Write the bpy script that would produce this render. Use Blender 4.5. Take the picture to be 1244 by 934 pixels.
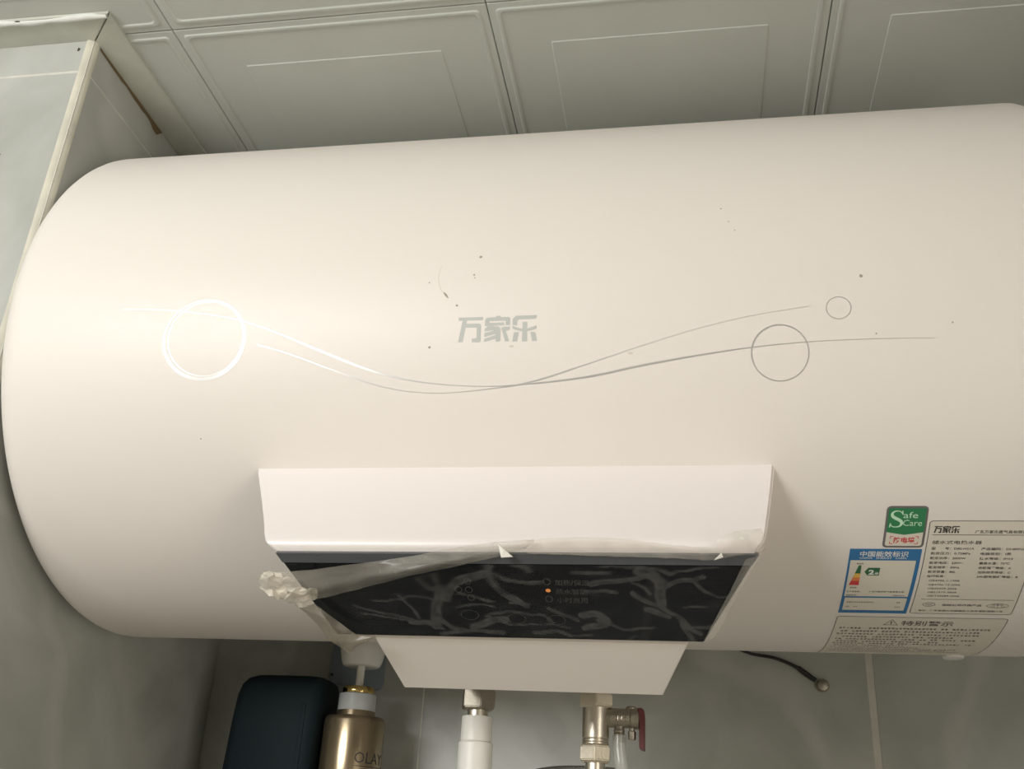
import bpy, bmesh, math, random
from mathutils import Vector, Matrix, noise
from mathutils.geometry import tessellate_polygon

random.seed(7)
scene = bpy.context.scene
for o in list(bpy.data.objects):
    bpy.data.objects.remove(o)
COL = scene.collection

# ------------------------------------------------------------------ camera
CAM_LOC = Vector((0.5121, -0.8576, -0.4023))
yaw, pitch, roll = -0.1878, 0.4372, 0.0586
fwd = Vector((math.sin(yaw)*math.cos(pitch), math.cos(yaw)*math.cos(pitch), math.sin(pitch)))
rgt = Vector((math.cos(yaw), -math.sin(yaw), 0))
upv = rgt.cross(fwd)
r2 = rgt*math.cos(roll) + upv*math.sin(roll)
u2 = -rgt*math.sin(roll) + upv*math.cos(roll)
cam_data = bpy.data.cameras.new('camera')
cam_data.sensor_fit = 'HORIZONTAL'
cam_data.sensor_width = 36.0
cam_data.lens = 1229.34/1244*36.0
cam_data.clip_start = 0.01
cam = bpy.data.objects.new('camera', cam_data)
M = Matrix((r2, u2, -fwd)).transposed().to_4x4()
M.translation = CAM_LOC
cam.matrix_world = M
COL.objects.link(cam)
scene.camera = cam

# ------------------------------------------------------------------ world, daylight, exposure
world = bpy.data.worlds.new('daylight')
scene.world = world
world.use_nodes = True
bg = world.node_tree.nodes['Background']
bg.inputs[0].default_value = (0.80, 0.90, 1.0, 1)
bg.inputs[1].default_value = 0.3

# window in the wall behind the camera, to its left: daylight enters here
WIN = dict(x0=-0.95, x1=-0.05, z0=-0.22, z1=0.25)
REAR_Y = -1.7054
sun_data = bpy.data.lights.new('window_daylight', 'AREA')
sun_data.shape = 'RECTANGLE'
sun_data.size = WIN['x1']-WIN['x0']
sun_data.size_y = WIN['z1']-WIN['z0']
sun_data.energy = 26.5
sun_data.color = (1.0, 0.985, 0.96)
sun = bpy.data.objects.new('window_daylight', sun_data)
sun.location = ((WIN['x0']+WIN['x1'])/2, REAR_Y-0.09, (WIN['z0']+WIN['z1'])/2)
sun.rotation_euler = (math.radians(90), 0, 0)      # shines towards +Y
COL.objects.link(sun)

# added, unseen doorway on the camera's right: warm fill for the heater's right side
FILL_DOOR = dict(y0=-1.45, y1=-0.75, z1=0.08)
RIGHT_X = 1.2442
fill_light = bpy.data.lights.new('doorway_light', 'AREA')
fill_light.shape = 'RECTANGLE'
fill_light.size = FILL_DOOR['y1']-FILL_DOOR['y0']
fill_light.size_y = 1.85
fill_light.energy = 12.5
fill_light.color = (1.0, 0.90, 0.76)
dl = bpy.data.objects.new('doorway_light', fill_light)
dl.location = (RIGHT_X+0.09, (FILL_DOOR['y0']+FILL_DOOR['y1'])/2, FILL_DOOR['z1']-0.95)
dl.rotation_euler = (math.radians(90), 0, math.radians(90))      # shines towards -X
COL.objects.link(dl)

vs = scene.view_settings
vs.view_transform = 'Standard'
vs.look = 'None'
vs.gamma = 1.0
vs.use_curve_mapping = False
vs.exposure = 0.07
scene.cycles.use_denoising = True
scene.cycles.max_bounces = 10
scene.cycles.transparent_max_bounces = 16
scene.cycles.sample_clamp_indirect = 6.0

# ------------------------------------------------------------------ materials
def mat(name, col, rough=0.5, metal=0.0, spec=0.5, coat=0.0, emis=None, es=0.0,
        var=0.0, vscale=8.0, bump=0.0, bscale=120.0, alpha=None):
    m = bpy.data.materials.new(name)
    m.use_nodes = True
    nt = m.node_tree
    b = nt.nodes['Principled BSDF']
    b.inputs['Base Color'].default_value = (*col, 1)
    b.inputs['Roughness'].default_value = rough
    b.inputs['Metallic'].default_value = metal
    b.inputs['Specular IOR Level'].default_value = spec
    b.inputs['Coat Weight'].default_value = coat
    b.inputs['Coat Roughness'].default_value = 0.08
    if emis:
        b.inputs['Emission Color'].default_value = (*emis, 1)
        b.inputs['Emission Strength'].default_value = es
    tc = nt.nodes.new('ShaderNodeTexCoord')
    if var:
        n = nt.nodes.new('ShaderNodeTexNoise')
        n.inputs['Scale'].default_value = vscale
        n.inputs['Detail'].default_value = 6
        nt.links.new(tc.outputs['Object'], n.inputs['Vector'])
        r = nt.nodes.new('ShaderNodeValToRGB')
        r.color_ramp.elements[0].position = 0.32
        r.color_ramp.elements[1].position = 0.70
        r.color_ramp.elements[0].color = (*[c*(1-var) for c in col], 1)
        r.color_ramp.elements[1].color = (*[min(1, c*(1+var*0.6)) for c in col], 1)
        nt.links.new(n.outputs['Fac'], r.inputs['Fac'])
        nt.links.new(r.outputs['Color'], b.inputs['Base Color'])
    if bump:
        n2 = nt.nodes.new('ShaderNodeTexNoise')
        n2.inputs['Scale'].default_value = bscale
        n2.inputs['Detail'].default_value = 3
        nt.links.new(tc.outputs['Object'], n2.inputs['Vector'])
        bp = nt.nodes.new('ShaderNodeBump')
        bp.inputs['Strength'].default_value = bump
        bp.inputs['Distance'].default_value = 0.002
        nt.links.new(n2.outputs['Fac'], bp.inputs['Height'])
        nt.links.new(bp.outputs['Normal'], b.inputs['Normal'])
    return m

def marble(name, c0, c1, vein, rough):
    m = bpy.data.materials.new(name)
    m.use_nodes = True
    nt = m.node_tree
    b = nt.nodes['Principled BSDF']
    b.inputs['Roughness'].default_value = rough
    geo = nt.nodes.new('ShaderNodeNewGeometry')
    n = nt.nodes.new('ShaderNodeTexNoise')
    n.inputs['Scale'].default_value = 6.0
    n.inputs['Detail'].default_value = 8
    n.inputs['Distortion'].default_value = 1.2
    nt.links.new(geo.outputs['Position'], n.inputs['Vector'])
    r = nt.nodes.new('ShaderNodeValToRGB')
    e = r.color_ramp.elements
    e[0].position, e[1].position = 0.33, 0.68
    e[0].color, e[1].color = (*c0, 1), (*c1, 1)
    nt.links.new(n.outputs['Fac'], r.inputs['Fac'])
    w = nt.nodes.new('ShaderNodeTexWave')
    w.inputs['Scale'].default_value = 2.2
    w.inputs['Distortion'].default_value = 14
    w.inputs['Detail'].default_value = 4
    w.bands_direction = 'DIAGONAL'
    nt.links.new(geo.outputs['Position'], w.inputs['Vector'])
    r3 = nt.nodes.new('ShaderNodeValToRGB')
    r3.color_ramp.elements[0].position = 0.0
    r3.color_ramp.elements[0].color = (0.35, 0.35, 0.35, 1)
    r3.color_ramp.elements[1].position = 0.14
    r3.color_ramp.elements[1].color = (0, 0, 0, 1)
    nt.links.new(w.outputs['Fac'], r3.inputs['Fac'])
    mx = nt.nodes.new('ShaderNodeMix')
    mx.data_type = 'RGBA'
    mx.inputs[7].default_value = (*vein, 1)
    nt.links.new(r3.outputs['Color'], mx.inputs[0])
    nt.links.new(r.outputs['Color'], mx.inputs[6])
    nt.links.new(mx.outputs[2], b.inputs['Base Color'])
    return m

def film_mat(name, base, lifted, tint, gloss_rough=0.18):
    """thin clear plastic: lets most light through, scatters and glints where it has come off the glass"""
    m = bpy.data.materials.new(name)
    m.use_nodes = True
    nt = m.node_tree
    b = nt.nodes['Principled BSDF']
    out = nt.nodes['Material Output']
    b.inputs['Base Color'].default_value = (*tint, 1)
    b.inputs['Roughness'].default_value = gloss_rough
    b.inputs['Specular IOR Level'].default_value = 0.6
    t = nt.nodes.new('ShaderNodeBsdfTransparent')
    t.inputs[0].default_value = (0.97, 0.96, 0.94, 1)
    mx = nt.nodes.new('ShaderNodeMixShader')
    at = nt.nodes.new('ShaderNodeAttribute')
    at.attribute_name = 'lift'
    mr = nt.nodes.new('ShaderNodeMapRange')
    mr.inputs['To Min'].default_value = base
    mr.inputs['To Max'].default_value = lifted
    nt.links.new(at.outputs['Fac'], mr.inputs['Value'])
    nt.links.new(mr.outputs['Result'], mx.inputs[0])
    nt.links.new(t.outputs[0], mx.inputs[1])
    nt.links.new(b.outputs[0], mx.inputs[2])
    nt.links.new(mx.outputs[0], out.inputs[0])
    return m

MT = {}
MT['body'] = mat('cream_enamel', (0.80, 0.755, 0.705), 0.45, bump=0.03, bscale=900)
MT['panel'] = mat('white_plastic', (0.86, 0.81, 0.79), 0.30)
MT['lower'] = mat('white_matt_plastic', (0.80, 0.755, 0.70), 0.5)
MT['glass'] = mat('black_glass', (0.006, 0.008, 0.011), 0.06, spec=0.5)
MT['bevel'] = mat('slate_glass_edge', (0.072, 0.077, 0.083), 0.15)
MT['silver'] = mat('silver_foil', (0.80, 0.80, 0.79), 0.32, metal=0.9)
MT['logo'] = mat('grey_silver_print', (0.50, 0.515, 0.49), 0.5)
MT['stain'] = mat('dirt_speck', (0.36, 0.32, 0.26), 0.8)
MT['faint'] = mat('faint_scuff', (0.66, 0.62, 0.54), 0.7)
MT['ink'] = mat('dark_ink', (0.045, 0.042, 0.04), 0.6)
MT['ink2'] = mat('grey_ink', (0.11, 0.10, 0.09), 0.6)
MT['paper'] = mat('label_paper', (0.70, 0.66, 0.57), 0.5)
MT['blue'] = mat('blue_print', (0.03, 0.165, 0.38), 0.5)
MT['sgreen'] = mat('green_print', (0.03, 0.21, 0.085), 0.5)
MT['dgreen'] = mat('dark_green_print', (0.03, 0.14, 0.06), 0.45)
MT['mint'] = mat('pale_mint_print', (0.55, 0.80, 0.58), 0.5)
MT['white_ink'] = mat('white_print', (0.78, 0.78, 0.74), 0.5)
MT['red'] = mat('red_print', (0.60, 0.05, 0.05), 0.5)
MT['yellow'] = mat('yellow_print', (0.80, 0.50, 0.10), 0.5)
MT['orange'] = mat('orange_print', (0.75, 0.22, 0.08), 0.5)
MT['edge'] = mat('grey_sticker_edge', (0.16, 0.145, 0.145), 0.4)
MT['panelprint'] = mat('dim_panel_print', (0.055, 0.056, 0.054), 0.6)
MT['led'] = mat('amber_lamp', (0.5, 0.2, 0.05), 0.4, emis=(1.0, 0.33, 0.08), es=0.30)
MT['tile'] = marble('grey_marble_tile', (0.36, 0.37, 0.34), (0.50, 0.51, 0.48), (0.58, 0.58, 0.55), 0.5)
MT['grout'] = mat('pale_grout', (0.62, 0.61, 0.55), 0.9, var=0.1, vscale=60)
MT['bead'] = mat('cream_corner_bead', (0.66, 0.64, 0.54), 0.6, var=0.15, vscale=25)
MT['cornice'] = mat('off_white_trim', (0.56, 0.57, 0.50), 0.5, var=0.16, vscale=16)
MT['caulk'] = mat('white_caulk', (0.72, 0.73, 0.69), 0.6, bump=0.5, bscale=90)
MT['ceil'] = mat('painted_ceiling_metal', (0.56, 0.58, 0.535), 0.6, spec=0.25, var=0.07, vscale=5)
MT['floor'] = mat('warm_floor_tile', (0.40, 0.37, 0.32), 0.4, var=0.2)
MT['room'] = mat('room_wall_tile', (0.42, 0.40, 0.36), 0.4, var=0.08)
MT['steel'] = mat('nickel_plate', (0.72, 0.67, 0.58), 0.33, metal=1.0, bump=0.08, bscale=400)
MT['dsteel'] = mat('dull_nickel', (0.40, 0.37, 0.31), 0.48, metal=1.0, bump=0.25, bscale=300)
MT['nut'] = mat('satin_nickel', (0.78, 0.72, 0.60), 0.5, metal=1.0, bump=0.15, bscale=500)
MT['ppr'] = mat('white_pipe_plastic', (0.83, 0.82, 0.77), 0.4)
MT['lever'] = mat('dark_red_plastic', (0.13, 0.03, 0.032), 0.45)
MT['tube'] = film_mat('clear_tube_plastic', 0.40, 0.40, (0.66, 0.68, 0.64), 0.12)
MT['hose'] = mat('grey_braid', (0.30, 0.31, 0.29), 0.45, metal=0.5, bump=0.6, bscale=700)
MT['black'] = mat('black_rubber', (0.02, 0.02, 0.02), 0.5)
MT['gold'] = mat('gold_lacquer', (0.36, 0.29, 0.19), 0.24, metal=0.85)
MT['goldring'] = mat('bright_gold', (0.75, 0.56, 0.22), 0.12, metal=1.0)
MT['pump'] = mat('white_pump_plastic', (0.80, 0.79, 0.75), 0.22)
MT['collar'] = mat('pale_grey_collar', (0.52, 0.54, 0.54), 0.4)
MT['navy'] = mat('dark_navy_plastic', (0.008, 0.017, 0.021), 0.6, spec=0.15)
MT['plate'] = mat('pale_blue_plate', (0.22, 0.265, 0.30), 0.4)
MT['stainwall'] = mat('brown_rust_stain', (0.17, 0.12, 0.06), 0.8)
MT['shelfglass'] = mat('shelf_plastic', (0.5, 0.52, 0.5), 0.3)
MT['film'] = film_mat('clear_film', 0.006, 0.20, (0.60, 0.60, 0.56), 0.20)
MT['flap'] = film_mat('folded_film', 0.30, 0.42, (0.55, 0.52, 0.46), 0.24)
MT['hang'] = film_mat('hanging_film', 0.58, 0.64, (0.20, 0.18, 0.135), 0.3)
MT['strip'] = film_mat('film_edge', 0.20, 0.34, (0.58, 0.54, 0.48), 0.22)
MT['fold'] = mat('white_film_fold', (0.86, 0.84, 0.78), 0.12)  # opaque white stands in for highlights on the film
MT['crumple'] = film_mat('crumpled_film', 0.12, 0.85, (0.80, 0.75, 0.64), 0.10)  # pale opaque patches stand in for white highlights on its facets

# ------------------------------------------------------------------ helpers
def new_obj(name, me, material=None, parent=None, smooth=False):
    if material is not None and not me.materials:
        me.materials.append(material)
    if smooth:
        for p in me.polygons:
            p.use_smooth = True
    o = bpy.data.objects.new(name, me)
    COL.objects.link(o)
    if parent is not None:
        o.parent = parent
    return o

def from_data(name, verts, faces, material=None, parent=None, smooth=False):
    me = bpy.data.meshes.new(name)
    me.from_pydata([tuple(v) for v in verts], [], faces)
    me.validate()
    me.update()
    return new_obj(name, me, material, parent, smooth)

def from_bm(name, bm, material=None, parent=None, smooth=False, auto=None):
    me = bpy.data.meshes.new(name)
    bmesh.ops.recalc_face_normals(bm, faces=bm.faces)
    bm.to_mesh(me)
    bm.free()
    o = new_obj(name, me, material, parent, smooth)
    if auto is not None:
        me.shade_smooth() if hasattr(me, 'shade_smooth') else None
        for e in me.edges:
            pass
        me.set_sharp_from_angle(angle=math.radians(auto))
    return o

def empty(name, loc=(0, 0, 0)):
    o = bpy.data.objects.new(name, None)
    o.empty_display_size = 0.02
    o.location = loc
    COL.objects.link(o)
    return o

def tag(o, label=None, cat=None, group=None, kind=None):
    if label: o['label'] = label
    if cat: o['category'] = cat
    if group: o['group'] = group
    if kind: o['kind'] = kind
    return o

def part_label(o, label):
    o['label'] = label
    return o

def box_bm(bm, x0, x1, y0, y1, z0, z1, bevel=0.0):
    ret = bmesh.ops.create_cube(bm, size=1)
    for v in ret['verts']:
        v.co = Vector(((x0+x1)/2 + v.co.x*(x1-x0), (y0+y1)/2 + v.co.y*(y1-y0), (z0+z1)/2 + v.co.z*(z1-z0)))
    if bevel:
        es = list({e for v in ret['verts'] for e in v.link_edges})
        bmesh.ops.bevel(bm, geom=es, offset=bevel, segments=2, affect='EDGES', profile=0.6)

def box(name, x0, x1, y0, y1, z0, z1, m, parent=None, bevel=0.0):
    bm = bmesh.new()
    box_bm(bm, x0, x1, y0, y1, z0, z1, bevel)
    return from_bm(name, bm, m, parent)

def lathe_bm(bm, prof, origin, axis='Z', seg=32, twist=0.0):
    """prof: list of (radius, height along axis)"""
    rings = []
    ox, oy, oz = origin
    for r, h in prof:
        ring = []
        if r < 1e-6:
            p = {'Z': (ox, oy, oz+h), 'X': (ox+h, oy, oz), 'Y': (ox, oy+h, oz)}[axis]
            ring = [bm.verts.new(p)]
        else:
            for k in range(seg):
                a = 2*math.pi*k/seg + twist
                c, s = r*math.cos(a), r*math.sin(a)
                p = {'Z': (ox+c, oy+s, oz+h), 'X': (ox+h, oy+c, oz+s), 'Y': (ox+c, oy+h, oz+s)}[axis]
                ring.append(bm.verts.new(p))
        rings.append(ring)
    for a, b in zip(rings, rings[1:]):
        if len(a) == 1 and len(b) == 1:
            continue
        for k in range(seg):
            k2 = (k+1) % seg
            if len(a) == 1:
                bm.faces.new((a[0], b[k], b[k2]))
            elif len(b) == 1:
                bm.faces.new((a[k], a[k2], b[0]))
            else:
                bm.faces.new((a[k], a[k2], b[k2], b[k]))
    for ring in (rings[0], rings[-1]):
        if len(ring) > 2:
            bm.faces.new(ring)

def lathe(name, prof, origin, m, parent=None, axis='Z', seg=32, twist=0.0, auto=35):
    bm = bmesh.new()
    lathe_bm(bm, prof, origin, axis, seg, twist)
    return from_bm(name, bm, m, parent, smooth=True, auto=auto)

def hexnut(name, r, z0, z1, origin, m, parent, twist=math.radians(-90), ch=0.0014):
    """hexagonal nut along Z with chamfered corners"""
    bm = bmesh.new()
    lathe_bm(bm, [(r*0.86, z0), (r, z0+ch*1.3), (r, z1-ch*1.3), (r*0.86, z1)], origin, 'Z', 6, twist)
    bmesh.ops.recalc_face_normals(bm, faces=bm.faces)
    bmesh.ops.bevel(bm, geom=list(bm.edges), offset=0.0006, segments=2, affect='EDGES')
    return from_bm(name, bm, m, parent)

def tube(name, pts, r, m, parent=None, seg=12, sub=6):
    """smooth tube along a Catmull-Rom path; r may be a list with one radius per point"""
    pts = [Vector(p) for p in pts]
    rr = r if isinstance(r, (list, tuple)) else [r]*len(pts)
    path, rad = [], []
    for i in range(len(pts)-1):
        p0, p1, p2, p3 = pts[max(i-1, 0)], pts[i], pts[i+1], pts[min(i+2, len(pts)-1)]
        for k in range(sub):
            t = k/sub
            path.append(0.5*((2*p1)+(p2-p0)*t+(2*p0-5*p1+4*p2-p3)*t*t+(3*p1-p0-3*p2+p3)*t**3))
            rad.append(rr[i]*(1-t)+rr[i+1]*t)
    path.append(pts[-1]); rad.append(rr[-1])
    bm = bmesh.new()
    rings = []
    nrm = None
    for i, p in enumerate(path):
        tg = (path[min(i+1, len(path)-1)]-path[max(i-1, 0)]).normalized()
        if nrm is None:
            nrm = tg.orthogonal().normalized()
        nrm = (nrm - tg*nrm.dot(tg)).normalized()
        bi = tg.cross(nrm)
        rings.append([bm.verts.new(p + (nrm*math.cos(2*math.pi*k/seg)+bi*math.sin(2*math.pi*k/seg))*rad[i]) for k in range(seg)])
    for a, b in zip(rings, rings[1:]):
        for k in range(seg):
            bm.faces.new((a[k], a[(k+1) % seg], b[(k+1) % seg], b[k]))
    bm.faces.new(rings[0]); bm.faces.new(rings[-1])
    return from_bm(name, bm, m, parent, smooth=True, auto=50)

# ------------------------------------------------------------------ flat shapes (2D, millimetres)
class Flat:
    """collects 2D polygons; map_to() lays them on a surface"""
    def __init__(s):
        s.v, s.f = [], []
    def poly(s, pts):
        b = len(s.v)
        s.v += [tuple(p) for p in pts]
        tri = tessellate_polygon([[Vector((p[0], p[1], 0)) for p in pts]])
        s.f += [tuple(b+i for i in t) for t in tri]
        return s
    def rect(s, u0, u1, v0, v1):
        b = len(s.v)
        s.v += [(u0, v0), (u1, v0), (u1, v1), (u0, v1)]
        s.f.append((b, b+1, b+2, b+3))
        return s
    def sheet(s, u0, u1, v0, v1, r=0.0, n=24):
        if v0 > v1: v0, v1 = v1, v0
        rows = sorted({v0+(v1-v0)*i/n for i in range(n+1)} |
                      ({v0+r*k for k in (.1, .3, .6, 1)} | {v1-r*k for k in (.1, .3, .6, 1)} if r else set()))
        b = len(s.v)
        for v in rows:
            d = max(0, r-min(v-v0, v1-v))
            ins = r-math.sqrt(max(0, r*r-d*d)) if r else 0
            s.v += [(u0+ins, v), (u1-ins, v)]
        for i in range(len(rows)-1):
            s.f.append((b+2*i, b+2*i+1, b+2*i+3, b+2*i+2))
        return s
    def stroke(s, pts, w, closed=False):
        ws = w if isinstance(w, (list, tuple)) else [w]*len(pts)
        n = len(pts)
        b = len(s.v)
        for i in range(n):
            p = Vector(pts[i])
            a = Vector(pts[(i-1) % n] if (closed or i > 0) else pts[i])
            c = Vector(pts[(i+1) % n] if (closed or i < n-1) else pts[i])
            t = (c-a)
            t = t.normalized() if t.length > 1e-9 else Vector((1, 0))
            nn = Vector((-t.y, t.x))*ws[i]/2
            s.v += [tuple(p+nn), tuple(p-nn)]
        for i in range(n if closed else n-1):
            j = (i+1) % n
            s.f.append((b+2*i, b+2*i+1, b+2*j+1, b+2*j))
        return s
    def outline(s, u0, u1, v0, v1, r, w):
        if v0 > v1: v0, v1 = v1, v0
        pts = []
        def side(a, b2):
            for k in range(1, 10):
                pts.append((a[0]+(b2[0]-a[0])*k/10, a[1]+(b2[1]-a[1])*k/10))
        cs = [((u1-r, v0+r), -90), ((u1-r, v1-r), 0), ((u0+r, v1-r), 90), ((u0+r, v0+r), 180)]
        prev = None
        arcs = []
        for c, a0 in cs:
            arcs.append([(c[0]+r*math.cos(math.radians(a0+k*22.5)), c[1]+r*math.sin(math.radians(a0+k*22.5))) for k in range(5)])
        for i, a in enumerate(arcs):
            pts += a
            side(a[-1], arcs[(i+1) % 4][0])
        return s.stroke(pts, w, True)
    def ellipse(s, cu, cv, ru, rv, w, n=48, ph=0.0):
        ws = w if isinstance(w, (int, float)) else [w(2*math.pi*k/n) for k in range(n)]
        return s.stroke([(cu+ru*math.cos(2*math.pi*k/n), cv+rv*math.sin(2*math.pi*k/n)) for k in range(n)], ws, True)
    def disc(s, cu, cv, r, rv=None, n=10):
        rv = rv or r
        return s.poly([(cu+r*math.cos(2*math.pi*k/n), cv+rv*math.sin(2*math.pi*k/n)) for k in range(n)])
    def text(s, body, u, v, h, width=None, bold=0.0, align='L', shear=0.0):
        """body written with its left end at u and its base at v, h = height of a CJK character"""
        vs_, fs_ = glyphs(body, bold)
        if not vs_:
            return s
        x0 = min(p[0] for p in vs_); x1 = max(p[0] for p in vs_)
        sc = h
        sx = sc if width is None else width/(x1-x0)
        off = u - x0*sx if align == 'L' else (u-x1*sx if align == 'R' else u-(x0+x1)/2*sx)
        b = len(s.v)
        s.v += [(off+p[0]*sx+p[1]*sc*shear, v+p[1]*sc) for p in vs_]
        s.f += [tuple(b+i for i in f) for f in fs_]
        return s
    def dashes(s, u0, u1, v, h, seed, gap=0.12):
        """print too small to read: one dark mark per character"""
        rnd = random.Random(seed)
        u = u0
        while u < u1-h*0.6:
            if rnd.random() > gap:
                w = h*rnd.uniform(.75, .95)
                for k in range(3):
                    if rnd.random() < .85:
                        s.rect(u+w*rnd.uniform(0, .15), u+w*rnd.uniform(.8, 1), v+h*k*.36, v+h*(k*.36+.2))
                s.rect(u+w*.4, u+w*.58, v, v+h*.9)
            u += h*1.05
        return s

_gl = {}
def glyphs(body, bold):
    key = (body, bold)
    if key in _gl:
        return _gl[key]
    c = bpy.data.curves.new('lettering_source', 'FONT')
    c.body = body
    c.size = 1.0
    c.resolution_u = 2
    c.offset = bold
    o = bpy.data.objects.new('lettering_source', c)
    COL.objects.link(o)
    bpy.context.view_layer.update()
    me = o.to_mesh()
    vs_ = [(v.co.x, v.co.y) for v in me.vertices]
    fs_ = [tuple(p.vertices) for p in me.polygons]
    o.to_mesh_clear()
    bpy.data.objects.remove(o)
    bpy.data.curves.remove(c)
    _gl[key] = (vs_, fs_)
    return _gl[key]

R = 0.235
SK = 0.047
def on_tank(name, flat, m, parent, dr=0.25, skew=None):
    """lay a flat print on the tank: u along its length, v down round it, both in mm; dr = height in mm"""
    vv = []
    for u, v in flat.v:
        if skew is not None:
            u = u + SK*(v-skew)
        a = v/1000/R
        r = R+dr/1000
        vv.append((u/1000, -r*math.cos(a), r*math.sin(a)))
    o = from_data(name, vv, flat.f, m, parent)
    return o

# ================================================================== ROOM
WALL_Y = 0.277
CH_X, CH_Y = -0.0345, -0.2047
HC = 0.2835
X0, X1 = -1.1558, 1.2442
FLOOR_Z = -1.92

fl = box('floor', X0, X1, REAR_Y, WALL_Y+0.05, FLOOR_Z-0.05, FLOOR_Z, MT['floor'])
tag(fl, kind='structure')
wb = box('wall_back', CH_X-0.2, X1, WALL_Y+0.0006, WALL_Y+0.08, FLOOR_Z, HC+0.03, MT['grout'])
tag(wb, kind='structure')
wl = box('wall_left', X0-0.05, X0, REAR_Y-0.05, CH_Y+0.1, FLOOR_Z, HC+0.03, MT['room']); tag(wl, kind='structure')
bm = bmesh.new()
for a in ((REAR_Y-.05, FILL_DOOR['y0'], FLOOR_Z, HC+.03), (FILL_DOOR['y1'], WALL_Y+.08, FLOOR_Z, HC+.03), (FILL_DOOR['y0'], FILL_DOOR['y1'], FILL_DOOR['z1'], HC+.03)):
    box_bm(bm, X1, X1+0.05, a[0], a[1], a[2], a[3])
wr = from_bm('wall_right', bm, MT['room']); tag(wr, kind='structure')
bm = bmesh.new()
for a in ((X0, WIN['x0'], FLOOR_Z, HC+.03), (WIN['x1'], X1, FLOOR_Z, HC+.03),
          (WIN['x0'], WIN['x1'], FLOOR_Z, WIN['z0']), (WIN['x0'], WIN['x1'], WIN['z1'], HC+.03)):
    box_bm(bm, a[0], a[1], REAR_Y-0.05, REAR_Y, a[2], a[3])
wf = from_bm('wall_front', bm, MT['room']); tag(wf, kind='structure')
# window frame of the opening the daylight comes through
bm = bmesh.new()
fw = 0.035
for a in ((WIN['x0'], WIN['x0']+fw, WIN['z0'], WIN['z1']), (WIN['x1']-fw, WIN['x1'], WIN['z0'], WIN['z1']),
          (WIN['x0'], WIN['x1'], WIN['z0'], WIN['z0']+fw), (WIN['x0'], WIN['x1'], WIN['z1']-fw, WIN['z1'])):
    box_bm(bm, a[0], a[1], REAR_Y-0.045, REAR_Y-0.005, a[2], a[3])
wn = from_bm('window_1', bm, MT['ppr']); tag(wn, kind='structure')

bm = bmesh.new()
for a in ((FILL_DOOR['y0'], FILL_DOOR['y0']+fw, FLOOR_Z, FILL_DOOR['z1']), (FILL_DOOR['y1']-fw, FILL_DOOR['y1'], FLOOR_Z, FILL_DOOR['z1']), (FILL_DOOR['y0'], FILL_DOOR['y1'], FILL_DOOR['z1']-fw, FILL_DOOR['z1'])):
    box_bm(bm, X1-0.008, X1+0.05, a[0], a[1], a[2], a[3])
dn = from_bm('door_1', bm, MT['ppr']); tag(dn, kind='structure')  # frame of the added opening for the warm fill light

# the boxed-in corner left of the heater
wc = box('wall_corner', X0, CH_X-0.0006, CH_Y+0.0006, WALL_Y+0.08, FLOOR_Z, HC+0.03, MT['grout'])
tag(wc, kind='structure')

def tiles_on(parent, us, vs_, place, name='tile', gap=0.004, ugaps=None):
    for i in range(len(us)-1):
        for j in range(len(vs_)-1):
            ug = ugaps or [gap]*len(us)
            u0, u1 = us[i]+(ug[i]/2 if i else 0), us[i+1]-(ug[i+1]/2 if i < len(us)-2 else 0)
            v0, v1 = vs_[j]+gap/2, vs_[j+1]-gap/2
            bm = bmesh.new()
            place(bm, u0, u1, v0, v1)
            from_bm(name, bm, MT['tile'], parent)

zj = [-1.916, -1.56, -1.26, -0.96, -0.66, -0.36, -0.06, 0.243, HC]
def place_back(bm, u0, u1, v0, v1):
    box_bm(bm, u0, u1, WALL_Y, WALL_Y+0.0094, v0, v1, 0.0008)
tiles_on(wb, [CH_X, 0.2172, 0.6962, 1.1752, X1], [-1.916, -1.66, -1.36, -1.06, -0.76, -0.46, -0.16, 0.14, HC], place_back, gap=0.004, ugaps=[0, .0016, .0070, .004, 0])
def place_front(bm, u0, u1, v0, v1):
    box_bm(bm, u0, u1, CH_Y, CH_Y+0.0094, v0, v1, 0.0008)
tiles_on(wc, [X0, -0.993, -0.514, CH_X-0.006], zj, place_front, gap=0.003)
def place_side(bm, u0, u1, v0, v1):
    box_bm(bm, CH_X-0.0094, CH_X, u0, u1, v0, v1, 0.0008)
tiles_on(wc, [CH_Y+0.006, WALL_Y], zj, place_side, gap=0.0022)

# rounded bead down the outside corner
bm = bmesh.new()
ring = []
for z in (FLOOR_Z, HC):
    r = []
    for k in range(9):
        a = math.radians(-90+k*90/8)
        r.append(bm.verts.new((CH_X-0.007+0.0085*math.cos(a), CH_Y+0.007+0.0085*math.sin(a), z)))
    r.append(bm.verts.new((CH_X-0.009, CH_Y+0.009, z)))
    ring.append(r)
for k in range(10):
    bm.faces.new((ring[0][k], ring[0][(k+1) % 10], ring[1][(k+1) % 10], ring[1][k]))
bm.faces.new(ring[0]); bm.faces.new(ring[1])
t = from_bm('trim_1', bm, MT['bead'], smooth=True, auto=40); tag(t, kind='structure')

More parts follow.
